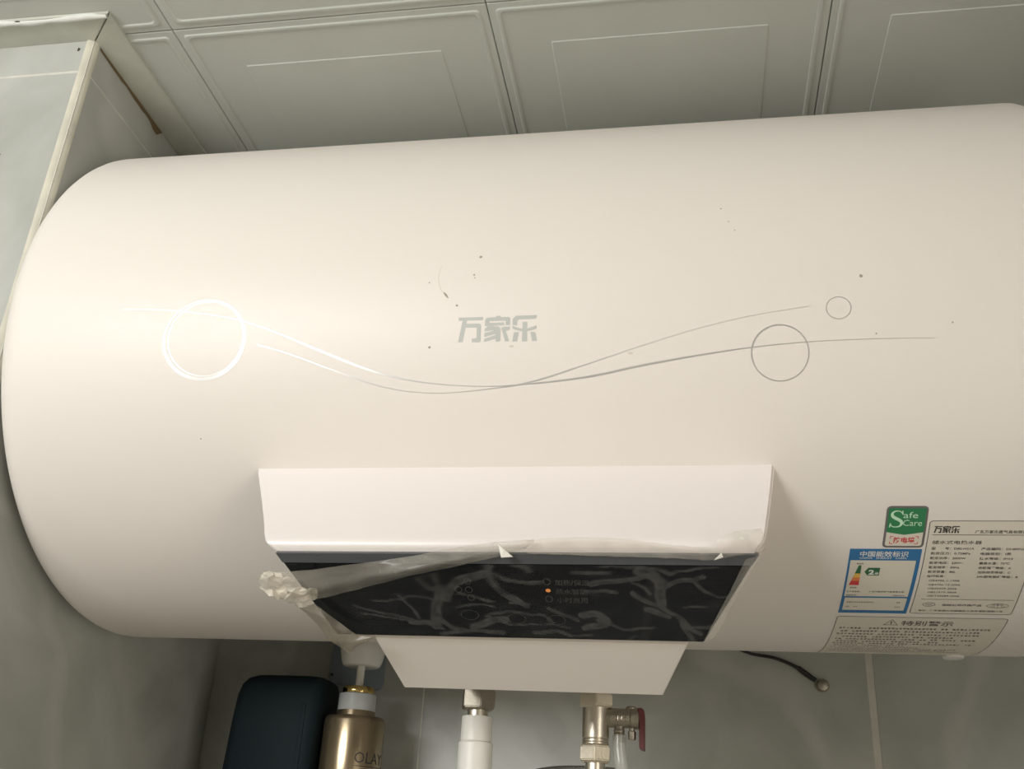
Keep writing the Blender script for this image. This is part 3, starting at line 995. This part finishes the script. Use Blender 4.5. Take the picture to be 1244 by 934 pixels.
# lower white cover the pipes come out of
low = loft_panel('lower_cover', [(-0.166, -0.2640, 0.2915, 0.5110), (-0.1640, -0.2675, 0.2930, 0.5095), (-0.1165, -0.2925, 0.3035, 0.4922), (-0.1155, -0.2930, 0.3038, 0.4919)],
                 MT['lower'], heater, lambda y, z: (-0.03, max(z, -0.2800)), 30, 0.022, 0.0009)
part_label(low, 'white tapered lower cover')

# ------------------------------------------------------------------ protective film on the glass
STROKES = [(3.8,[(386,-3),(383,8),(384,15),(392,26),(400,33),(405,37)]),(5.7,[(381,9),(370,12),(361,17),(355,24),(352,32)]),(5.7,[(349,22),(346,33),(343,43),(341,59)]),(2.8,[(348,22),(341,23),(336,15)]),(2.4,[(348,17),(347,10)]),(0.9,[(328,30),(341,33)]),(2.8,[(345,53),(351,60),(360,62)]),(3.3,[(324,55),(340,55)]),(2.8,[(344,67),(352,65),(364,63),(387,64)]),(1.4,[(377,48),(385,45),(398,44),(407,46),(416,47),(422,54)]),(5.7,[(368,59),(378,53),(389,51)]),(1.1,[(380,49),(393,56),(415,55),(433,58)]),(1.1,[(357,41),(366,38),(376,37),(383,40)]),(1.7,[(361,27),(373,31),(383,35)]),(2.4,[(387,9),(398,15),(417,17)]),(2.8,[(401,0),(408,2),(411,6)]),(2.4,[(420,40),(427,45),(437,51)]),(2.4,[(408,63),(424,62),(432,65)]),(0.9,[(395,35),(408,36)]),(3.3,[(450,17),(467,14),(477,12),(486,9)]),(7.1,[(481,5),(489,9),(495,15)]),(1.6,[(475,16),(482,19),(487,25)]),(5.9,[(493,15),(493,25),(494,34)]),(2.9,[(476,25),(486,33),(497,40),(507,49),(513,58),(518,61)]),(2.4,[(507,52),(510,61),(513,69)]),(2.9,[(497,18),(505,13),(513,13),(520,10)]),(1.6,[(513,13),(519,20),(523,24),(531,27),(540,23),(545,12)]),(1.9,[(446,23),(456,23),(465,24)]),(4.7,[(441,46),(451,44),(457,53),(443,57)]),(1.4,[(451,50),(462,56),(470,59),(478,57),(488,56)]),(0.9,[(508,37),(523,36)]),(0.9,[(471,69),(477,64)]),(2.1,[(515,55),(523,56),(528,53)]),(1.6,[(456,2),(478,2),(493,4),(500,8),(505,5),(530,1)]),(1.6,[(425,62),(433,65),(447,65)]),(4.1,[(485,40),(497,46)]),(2.1,[(439,7),(462,8)]),
 (1.2,[(285,40),(300,46),(325,52),(345,62)]),(1.0,[(290,48),(315,52),(338,56)]),(1.4,[(318,28),(326,40),(330,50)]),(1.0,[(300,36),(318,34),(326,30)])]
def seg_d(p, a, b):
    ab = (b[0]-a[0], b[1]-a[1]); ap = (p[0]-a[0], p[1]-a[1])
    q = max(0, min(1, (ap[0]*ab[0]+ap[1]*ab[1])/(ab[0]**2+ab[1]**2+1e-9)))
    return math.hypot(ap[0]-q*ab[0], ap[1]-q*ab[1])
SPL = []
for w, pts in STROKES:
    sp = [tuple(p) for p in spline(pts, 5)]
    x_ = [p[0] for p in sp]; y_ = [p[1] for p in sp]
    SPL.append((w*0.5+0.35, sp, min(x_)-9, max(x_)+9, min(y_)-9, max(y_)+9))
def lift_at(u, t_):
    n1 = noise.noise(Vector((u*.09, t_*.09, 1.3)))*1.5
    n2 = noise.noise(Vector((u*.09, t_*.09, 7.7)))*1.5
    p = (u+n1, t_+n2)
    best = 0
    for w, sp, xa, xb, ya, yb in SPL:
        if not (xa < u < xb and ya < t_ < yb): continue
        d = min(seg_d(p, a, b) for a, b in zip(sp, sp[1:]))
        k = math.exp(-(d/w)**8)*(0.65+0.35*min(1, w/2))
        # a rim where the blister ends
        k = k*(0.50+0.50*min(1, (d/w))**3) if d < w else k
        k *= 0.50+0.5*min(1, max(0, 0.55+1.3*noise.noise(Vector((u*.16, t_*.22, 11.0+w)))))
        best = max(best, k)
    sm = noise.noise(Vector((u*.05, t_*.13, 3.1)))
    return min(1, best+max(0, sm)*0.10)
NU, NV = 260, 72
vv, ff, lift = [], [], []
def film_left(t_): return 262+ (t_-30)*0.35 if t_ > 30 else 262+(30-t_)*4.0
for j in range(NV+1):
    t_ = 0.3+71.2*j/NV
    ul = max(258.5, min(410, film_left(t_)))
    ur = 549.5-(549.5-520.2)*t_/70.3+0.4
    for i in range(NU+1):
        u = ul+(ur-ul)*i/NU
        k = lift_at(u, t_)
        lift.append(k)
        vv.append(on_glass(u, t_, 0.35+k*0.9+0.12*abs(noise.noise(Vector((u*.2, t_*.2, 0))))))
for j in range(NV):
    for i in range(NU):
        a = j*(NU+1)+i
        ff.append((a, a+1, a+NU+2, a+NU+1))
film = from_data('protective_film', vv, ff, MT['film'], heater, smooth=True)
part_label(film, 'clear wrinkled protective film peeling off the glass')
at = film.data.attributes.new('lift', 'FLOAT', 'POINT')
at.data.foreach_set('value', lift)

def patch(name, rows, m, jit=0.0, seed=1, sub=3, smooth=True, liftfn=None, label=None, thick=0.0):
    rr = random.Random(seed)
    nr, nc = len(rows), len(rows[0])
    G = [[Vector(c)/1000 for c in r] for r in rows]
    def cr(a, b, c, d, t_): return 0.5*((2*b)+(c-a)*t_+(2*a-5*b+4*c-d)*t_*t_+(3*b-a-3*c+d)*t_**3)
    def up(L_):
        o_ = []
        for i in range(len(L_)-1):
            a, b, c, d = L_[max(i-1, 0)], L_[i], L_[i+1], L_[min(i+2, len(L_)-1)]
            o_ += [cr(a, b, c, d, k/sub) for k in range(sub)]
        return o_+[L_[-1]]
    G = [up(r) for r in G]
    G = list(map(list, zip(*[up(list(c)) for c in zip(*G)])))
    vv, ff, lf = [], [], []
    w_ = len(G[0])
    for j, r in enumerate(G):
        for i, p in enumerate(r):
            q = p+Vector((rr.uniform(-jit, jit), rr.uniform(-jit, jit), rr.uniform(-jit, jit)))/1000
            vv.append(q)
            lf.append(min(1, max(0, .5+1.2*noise.noise(Vector((q.x*120, q.y*60, q.z*160))))))
    for j in range(len(G)-1):
        for i in range(w_-1):
            a = j*w_+i
            ff.append((a, a+1, a+w_+1, a+w_))
    o = from_data(name, vv, ff, m, film, smooth=smooth)
    at_ = o.data.attributes.new('lift', 'FLOAT', 'POINT')
    at_.data.foreach_set('value', lf)
    if label: part_label(o, label)
    return o
FLAP = [[(232.5,-232.4,-237.4),(237.4,-227.3,-243.9),(243.0,-225.0,-248.7),(246.9,-215.5,-251.9)],[(245.3,-226.5,-237.4),(251.9,-222.8,-244.2),(258.0,-218.3,-249.1),(260.2,-206.0,-250.6)],[(291.1,-237.5,-235.0),(293.5,-231.2,-239.3),(295.3,-226.1,-243.4),(294.5,-213.9,-244.8)],[(334.8,-237.5,-228.6),(338.0,-241.5,-234.6),(338.2,-240.5,-239.1),(332.5,-225.0,-238.3)],[(360.3,-238.5,-223.8),(363.1,-241.5,-229.5),(362.8,-241.0,-233.3),(359.7,-231.7,-234.4)],[(389.1,-240.5,-219.9),(389.5,-241.5,-223.4),(388.4,-240.5,-226.9),(386.5,-237.5,-229.8)],[(415.6,-240.5,-218.1),(414.7,-240.5,-220.3),(411.9,-239.5,-222.1),(409.1,-237.5,-223.7)]]
patch('folded_flap', FLAP, MT['flap'], 0.25, 3, 6, label='folded back band of film')
STRIP = [[(410.3,-240.5,-218.7),(410.4,-239.5,-222.7),(410.3,-237.5,-226.4)],[(441.8,-240.5,-216.4),(441.9,-239.5,-221.4),(441.8,-237.5,-227.3)],[(473.0,-240.5,-217.8),(472.9,-239.5,-222.3),(472.8,-237.5,-228.1)],[(503.5,-240.5,-221.4),(503.4,-239.5,-224.2),(503.3,-237.5,-228.9)],[(523.5,-240.5,-222.3),(523.4,-239.5,-225.7),(523.3,-237.5,-229.8)],[(529.5,-243.5,-218.5),(533.3,-243.5,-223.1),(538.2,-238.5,-227.9)],[(540.0,-245.5,-213.8),(544.1,-246.5,-220.3),(547.1,-239.5,-226.0)],[(556.1,-241.2,-210.8),(558.1,-242.5,-218.5),(555.5,-238.5,-225.7)]]
patch('film_edge', STRIP, MT['strip'], 0.25, 4, 5, label='loose top edge of the film over the white lip')
RIGHT = [[(545.7,-235.5,-229.0),(553.2,-236.5,-226.2),(558.2,-238.5,-221.5)],[(538.4,-216.8,-240.8),(544.7,-224.0,-238.9),(549.4,-232.9,-236.0)],[(529.8,-196.2,-252.8),(535.9,-201.8,-251.9),(539.8,-211.1,-248.7)],[(520.3,-173.4,-266.2),(526.0,-177.8,-265.9),(529.2,-184.7,-263.0)]]
patch('film_edge', RIGHT, MT['strip'], 0.2, 5, 4)
CRUMPLE = [[(231.1,-235.7,-244.7),(233.1,-236.0,-242.0),(236.6,-236.6,-239.4)],[(233.1,-231.7,-249.4),(240.6,-240.0,-245.5),(244.0,-236.5,-240.3)],[(243.4,-233.6,-255.3),(244.6,-229.1,-248.6),(253.8,-239.0,-243.8)],[(247.1,-217.8,-255.2),(256.5,-234.4,-253.6),(259.0,-228.5,-246.7)],[(256.8,-218.9,-259.2),(260.6,-220.7,-253.5),(270.3,-235.0,-249.8)],[(259.6,-211.0,-254.6),(267.0,-219.4,-253.1),(266.8,-221.2,-247.5)]]
patch('crumpled_corner', CRUMPLE, MT['crumple'], 1.5, 8, 3, smooth=False, label='crumpled shiny corner of the film')
# small opaque white wedges that paint in bright glints on the film
def glint(pts):
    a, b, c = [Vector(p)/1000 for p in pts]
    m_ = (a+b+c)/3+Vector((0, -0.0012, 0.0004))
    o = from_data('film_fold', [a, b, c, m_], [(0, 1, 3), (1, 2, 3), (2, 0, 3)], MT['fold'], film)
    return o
glint([(392.0, -242.6, -221.6), (402.0, -240.5, -229.6), (394.4, -240.8, -230.2)])
glint([(526.8, -240.5, -230.8), (531.5, -241.0, -226.0), (532.5, -240.4, -228.8)])
glint([(541.0, -246.8, -214.5), (545.2, -247.4, -219.8), (542.8, -247.2, -219.6)])
HANG = [[(244.9,-210.0,-252.9),(252.2,-206.1,-256.3),(260.9,-205.4,-253.2)],[(254.4,-201.3,-259.1),(262.7,-200.8,-260.5),(268.2,-197.3,-258.0)],[(261.3,-191.0,-266.3),(270.4,-189.8,-267.0),(277.3,-187.0,-264.0)],[(266.7,-183.5,-273.0),(276.9,-182.3,-272.6),(287.0,-181.7,-269.4)],[(275.8,-176.6,-278.2),(283.7,-180.4,-274.8),(298.4,-182.0,-270.4)],[(279.0,-174.6,-280.5),(281.6,-176.0,-278.5),(286.6,-178.2,-274.9)]]
patch('hanging_flap', HANG, MT['hang'], 0.15, 9, 4, label='tan translucent flap hanging below the glass')

# ================================================================== HOT PIPE
hx = 0.3365
hot = empty('hot_water_pipe', (hx, 0, -0.45))
tag(hot, 'white plastic pipe with a nickel nut rising into the heater underside', 'pipe')
def child(o, parent):
    o.parent = parent
    o.matrix_parent_inverse = Matrix.Translation(-Vector(parent.location))
    return o
child(hexnut('union_nut', 0.0148, -0.2930, -0.2755, (hx, 0, 0), MT['dsteel'], None, math.radians(-70)), hot)
child(lathe('neck', [(0.0085, -0.300), (0.0085, -0.2375)], (hx, 0, 0), MT['steel'], None, seg=24), hot)
child(lathe('coupling', [(0.0085, -0.2975), (0.0122, -0.2980), (0.0128, -0.2990), (0.0128, -0.3172), (0.0120, -0.3180), (0.009, -0.3182)], (hx, 0, 0), MT['ppr'], None, seg=36), hot)
child(lathe('sleeve', [(0.010, -0.3179), (0.0136, -0.3182), (0.0142, -0.3190), (0.0142, -0.3395), (0.0146, -0.3470), (0.0146, -0.362), (0.010, -0.363)], (hx, 0, 0), MT['ppr'], None, seg=36), hot)
child(tube('pipe', [(hx, 0, -0.36), (hx, 0, -0.50), (hx, 0, -0.60), (hx, 0.02, -0.645), (hx, 0.06, -0.655), (hx, WALL_Y, -0.655)], 0.0105, MT['ppr'], None, 20), hot)

# ================================================================== SAFETY VALVE
vx = 0.4345
val = empty('safety_valve', (vx, 0, -0.36))
tag(val, 'nickel plated safety valve with a dark red lever under the heater', 'valve')
child(hexnut('top_nut', 0.0150, -0.2882, -0.2765, (vx, 0, 0), MT['nut'], None, math.radians(-84)), val)
child(lathe('inlet', [(0.0095, -0.29), (0.0095, -0.2375)], (vx, 0, 0), MT['steel'], None, seg=24), val)
child(lathe('valve_body', [(0.0095, -0.2870), (0.0109, -0.2880), (0.0109, -0.3112), (0.0100, -0.3120), (0.0108, -0.3130), (0.0108, -0.3138), (0.0100, -0.3143), (0.0108, -0.3152), (0.0108, -0.3160), (0.0096, -0.3166)], (vx, 0, 0), MT['steel'], None, seg=40), val)
child(hexnut('bottom_nut', 0.0134, -0.3300, -0.3162, (vx, 0, 0), MT['nut'], None, math.radians(-88)), val)
child(lathe('outlet', [(0.0078, -0.352), (0.0078, -0.3295)], (vx, 0, 0), MT['steel'], None, seg=24), val)
child(hexnut('hose_nut', 0.0150, -0.352, -0.3362, (vx, 0, 0), MT['nut'], None, math.radians(-75)), val)
child(lathe('relief_arm', [(0.0070, 0.006), (0.0076, 0.0095), (0.0076, 0.028), (0.0084, 0.0285), (0.0084, 0.0345), (0.0074, 0.0352)], (vx, 0, -0.2952), MT['dsteel'], None, 'X', seg=32), val)
child(lathe('arm_cap', [(0.0001, 0.0095), (0.0034, 0.0094), (0.0046, 0.0080), (0.0046, 0.004)], (vx+0.0285, 0, -0.2952), MT['dsteel'], None, 'Z', seg=20), val)
child(lathe('drain_nipple', [(0.0046, 0.0), (0.0046, 0.0035), (0.0040, 0.0042), (0.0047, 0.0055), (0.0040, 0.0066), (0.0047, 0.0080), (0.0040, 0.0092), (0.0040, 0.012)][::-1], (vx+0.0190, 0, -0.3130), MT['dsteel'], None, 'Z', seg=20), val)
child(lathe('knob', [(0.0001, -0.0055), (0.0026, -0.0052), (0.0032, -0.004), (0.0032, 0.0010), (0.0022, 0.0015), (0.0022, 0.005)], (vx+0.0292, -0.001, -0.3065), MT['dsteel'], None, 'Z', seg=16), val)
# lever: a curved flat blade beside the end of the arm
bm = bmesh.new()
prof = [(0.0335, -0.2878), (0.0372, -0.2874), (0.0390, -0.2890), (0.0396, -0.2940), (0.0396, -0.3080), (0.0394, -0.3198), (0.0352, -0.3182), (0.0350, -0.3090), (0.0352, -0.3000), (0.0345, -0.2930)]
a_ = [bm.verts.new((vx+x, -0.0075, z)) for x, z in prof]
b_ = [bm.verts.new((vx+x, 0.0060, z)) for x, z in prof]
bm.faces.new(a_); bm.faces.new(b_[::-1])
for i in range(len(prof)):
    j = (i+1) % len(prof)
    bm.faces.new((a_[i], b_[i], b_[j], a_[j]))
bmesh.ops.recalc_face_normals(bm, faces=bm.faces)
bmesh.ops.bevel(bm, geom=list(bm.edges), offset=0.0005, segments=2, affect='EDGES')
lv = child(from_bm('lever', bm, MT['lever'], None), val); part_label(lv, 'dark red lever')
# raised marks cast on the arm and body
def emboss(name, flat, mapf, m):
    n_ = len(flat.v)
    vv = [mapf(u, v_, 0.35) for u, v_ in flat.v]+[mapf(u, v_, -0.2) for u, v_ in flat.v]
    return child(from_data(name, vv, list(flat.f)+[tuple(n_+i for i in q)[::-1] for q in flat.f], m), val)
f = Flat(); f.text('(0HMS-0', 0, -1.6, 5.0, width=14.5, bold=.02)
def arm_map(u, v_, d):
    a = v_/7.6-0.12
    r = (7.6+d)/1000
    return (vx+0.0125+u/1000, -r*math.cos(a), -0.2952+r*math.sin(a))
emboss('cast_mark', f, arm_map, MT['steel'])
f = Flat()
f.stroke([(-1.2, 6), (0.9, 7.5), (-.2, 5)], .6); f.rect(-.4, .4, -1, 4); f.stroke([(-1, -5.5), (-1, -2.5), (1, -2.5), (0, -4), (1.3, -5.8)], .6)
def body_map(u, v_, d):
    a = u/10.9+math.radians(46)
    r = (10.9+d)/1000
    return (vx+r*math.sin(a), -r*math.cos(a), -0.3005+v_/1000)
emboss('cast_mark', f, body_map, MT['steel'])

dh = tube('drain_hose', [(vx+0.0190, 0, -0.3085), (vx+0.0193, 0, -0.320), (vx+0.0215, 0, -0.336), (vx+0.025, 0.01, -0.360), (vx+0.028, -0.02, -0.42), (vx+0.03, -0.05, -0.55), (vx+0.03, -0.05, -0.9)], 0.0055, MT['tube'], None, 16)
tag(dh, 'clear thin plastic tube hanging from the valve drain', 'hose')
at_ = dh.data.attributes.new('lift', 'FLOAT', 'POINT')
ch_ = tube('flexible_hose', [(0.352, WALL_Y, -0.350), (0.352, 0.20, -0.345), (0.353, 0.13, -0.3405), (0.368, 0.105, -0.3345), (0.397, 0.10, -0.3300), (0.440, 0.10, -0.3298), (0.472, 0.10, -0.3350), (0.500, 0.10, -0.350), (0.515, 0.09, -0.40), (0.50, 0.06, -0.47), (0.455, 0.02, -0.47), (vx, 0, -0.42), (vx, 0, -0.352)], 0.0052, MT['hose'], None, 14)
tag(ch_, 'grey braided hose looping behind the safety valve', 'hose')

# ================================================================== GROUND WIRE
gw = empty('ground_wire', (0.6469, WALL_Y, -0.2211))
tag(gw, 'black wire running out behind the heater to a screw in the wall', 'wire')
wy = WALL_Y-0.0045
child(tube('cable', [(0.500, 0.19, -0.150), (0.535, 0.24, -0.176), (0.569, wy, -0.1885), (0.599, wy, -0.1942), (0.6196, wy, -0.2023), (0.6290, wy, -0.2085)], [.0015, .0015, .0015, .0017, .0019, .002], MT['black'], None, 10), gw)
child(tube('crimp_sleeve', [(0.6225, wy, -0.2035), (0.6300, wy, -0.2093), (0.6400, wy, -0.2165)], [.0026, .0029, .0026], MT['black'], None, 12), gw)
child(lathe('ring_terminal', [(0.0072, -0.0012), (0.0072, -0.0028), (0.001, -0.003)], (0.6469, WALL_Y, -0.2211), MT['dsteel'], None, 'Y', 24), gw)
child(lathe('screw', [(0.0062, -0.0028), (0.0064, -0.0042), (0.0054, -0.0062), (0.0025, -0.0072), (0.0, -0.0074)], (0.6469, WALL_Y, -0.2211), MT['dsteel'], None, 'Y', 24), gw)

# ================================================================== SHELF AND BOTTLES
sh = empty('wall_shelf', (0.10, 0.21, -0.43))
tag(sh, 'pale corner shelf carrying the two bottles', 'shelf')
child(box('shelf_board', CH_X, 0.24, 0.14, WALL_Y, -0.438, -0.430, MT['shelfglass'], None, 0.001), sh)
child(box('rail', CH_X, 0.24, 0.140, 0.146, -0.430, -0.410, MT['dsteel'], None, 0.001), sh)

bx_, by_ = 0.1665, 0.20
pb = empty('pump_bottle', (bx_, by_, -0.43))
tag(pb, 'gold lacquered pump bottle with a white domed pump head', 'bottle')
child(lathe('bottle_body', [(0.0, -0.430), (0.029, -0.430), (0.0315, -0.427), (0.0315, -0.2835), (0.0305, -0.2800), (0.0285, -0.2785), (0.0200, -0.2775), (0.0195, -0.2725)], (bx_, by_, 0), MT['gold'], None, seg=56, auto=50), pb)
child(lathe('collar', [(0.010, -0.2735), (0.0190, -0.2733), (0.0194, -0.2725), (0.0194, -0.2563), (0.0188, -0.2556), (0.010, -0.2555)], (bx_, by_, 0), MT['collar'], None, seg=40), pb)
child(lathe('gold_ring', [(0.008, -0.2556), (0.0160, -0.2556), (0.0165, -0.2545), (0.0165, -0.2495), (0.0158, -0.2485), (0.008, -0.2484)], (bx_, by_, 0), MT['goldring'], None, seg=40), pb)
child(lathe('stem', [(0.0042, -0.250), (0.0042, -0.224)], (bx_, by_, 0), MT['pump'], None, seg=20), pb)
child(lathe('pump_head', [(0.004, -0.2265), (0.0170, -0.2275), (0.0195, -0.2262), (0.0215, -0.2220), (0.0238, -0.2120), (0.0252, -0.2035), (0.0247, -0.2025), (0.0252, -0.2015), (0.0250, -0.1965), (0.0200, -0.1905), (0.0100, -0.1880), (0.0, -0.1876)], (bx_, by_, 0), MT['pump'], None, seg=48, auto=40), pb)
und = Flat(); und.stroke([(-.5+k*36.5/30, -2.8) for k in range(31)], .6)
f2 = Flat(); f2.text('OLAY', 0, 0, 15.0, width=36, bold=-.004)
for ft in (f2, und):
    vv = []
    for u, v_ in ft.v:
        a = math.radians(24)+u/31.5
        r = 0.0317
        vv.append((bx_+r*math.sin(a), by_-r*math.cos(a), -0.3245+v_/1000))
    child(from_data('lettering', vv, ft.f, MT['ink'], None), pb)

# dark bottle with square shoulders, wider towards its foot
db = empty('shampoo_bottle', (0.085, 0.205, -0.43))
tag(db, 'dark navy bottle with flat square shoulders beside the gold bottle', 'bottle')
def rrect_loop(x0, x1, y0, y1, r, z, n=6):
    out = []
    for cx_, cy_, a0 in ((x1-r, y1-r, 0), (x0+r, y1-r, 90), (x0+r, y0+r, 180), (x1-r, y0+r, 270)):
        for k in range(n):
            a = math.radians(a0+90*k/(n-1))
            out.append((cx_+r*math.cos(a), cy_+r*math.sin(a), z))
    return out
lv_ = [(-0.4300, .037, .1310, 0), (-0.4280, .034, .1325, 0), (-0.3300, .0375, .1325, 0), (-0.2850, .0395, .1345, 0), (-0.2620, .0415, .1360, 0), (-0.2510, .0445, .1362, 0.001), (-0.2445, .0500, .1350, .003), (-0.2415, .0570, .1310, .007), (-0.2405, .066, .124, .012)]
bm = bmesh.new()
rings = []
for z, xa, xb, ins in lv_:
    rings.append([bm.verts.new(p) for p in rrect_loop(xa, xb, 0.172+ins, 0.238-ins, 0.012 if ins < .01 else .008, z)])
for a, b in zip(rings, rings[1:]):
    n_ = len(a)
    for k in range(n_):
        bm.faces.new((a[k], a[(k+1) % n_], b[(k+1) % n_], b[k]))
bm.faces.new(rings[0]); bm.faces.new(rings[-1])
child(from_bm('bottle_body', bm, MT['navy'], None, smooth=True, auto=40), db)
bm = bmesh.new()
box_bm(bm, 0.117, 0.1215, 0.1712, 0.1735, -0.42, -0.27, 0.0006)
child(from_bm('raised_rib', bm, MT['navy'], None), db)

# small pale plate screwed to the wall behind the pump
pl_ = empty('wall_plate', (0.14, WALL_Y, -0.24))
tag(pl_, 'pale blue grey plate screwed to the wall behind the pump head', 'plate')
bm = bmesh.new()
out = [(0.1065, -0.190), (0.1065, -0.2310), (0.1120, -0.2345), (0.1600, -0.2405), (0.1670, -0.2390), (0.1700, -0.2330), (0.1690, -0.190)]
a_ = [bm.verts.new((x, WALL_Y-0.004, z)) for x, z in out]; b_ = [bm.verts.new((x, WALL_Y, z)) for x, z in out]
bm.faces.new(a_); bm.faces.new(b_[::-1])
for i in range(len(out)):
    j = (i+1) % len(out)
    bm.faces.new((a_[i], b_[i], b_[j], a_[j]))
bmesh.ops.recalc_face_normals(bm, faces=bm.faces)
bmesh.ops.bevel(bm, geom=list(bm.edges), offset=0.0008, segments=2, affect='EDGES')
child(from_bm('plate_body', bm, MT['plate'], None), pl_)
child(lathe('screw', [(0.0016, -0.0040), (0.0016, -0.0048), (0, -0.005)], (0.1092, WALL_Y, -0.2244), MT['ink'], None, 'Y', 14), pl_)
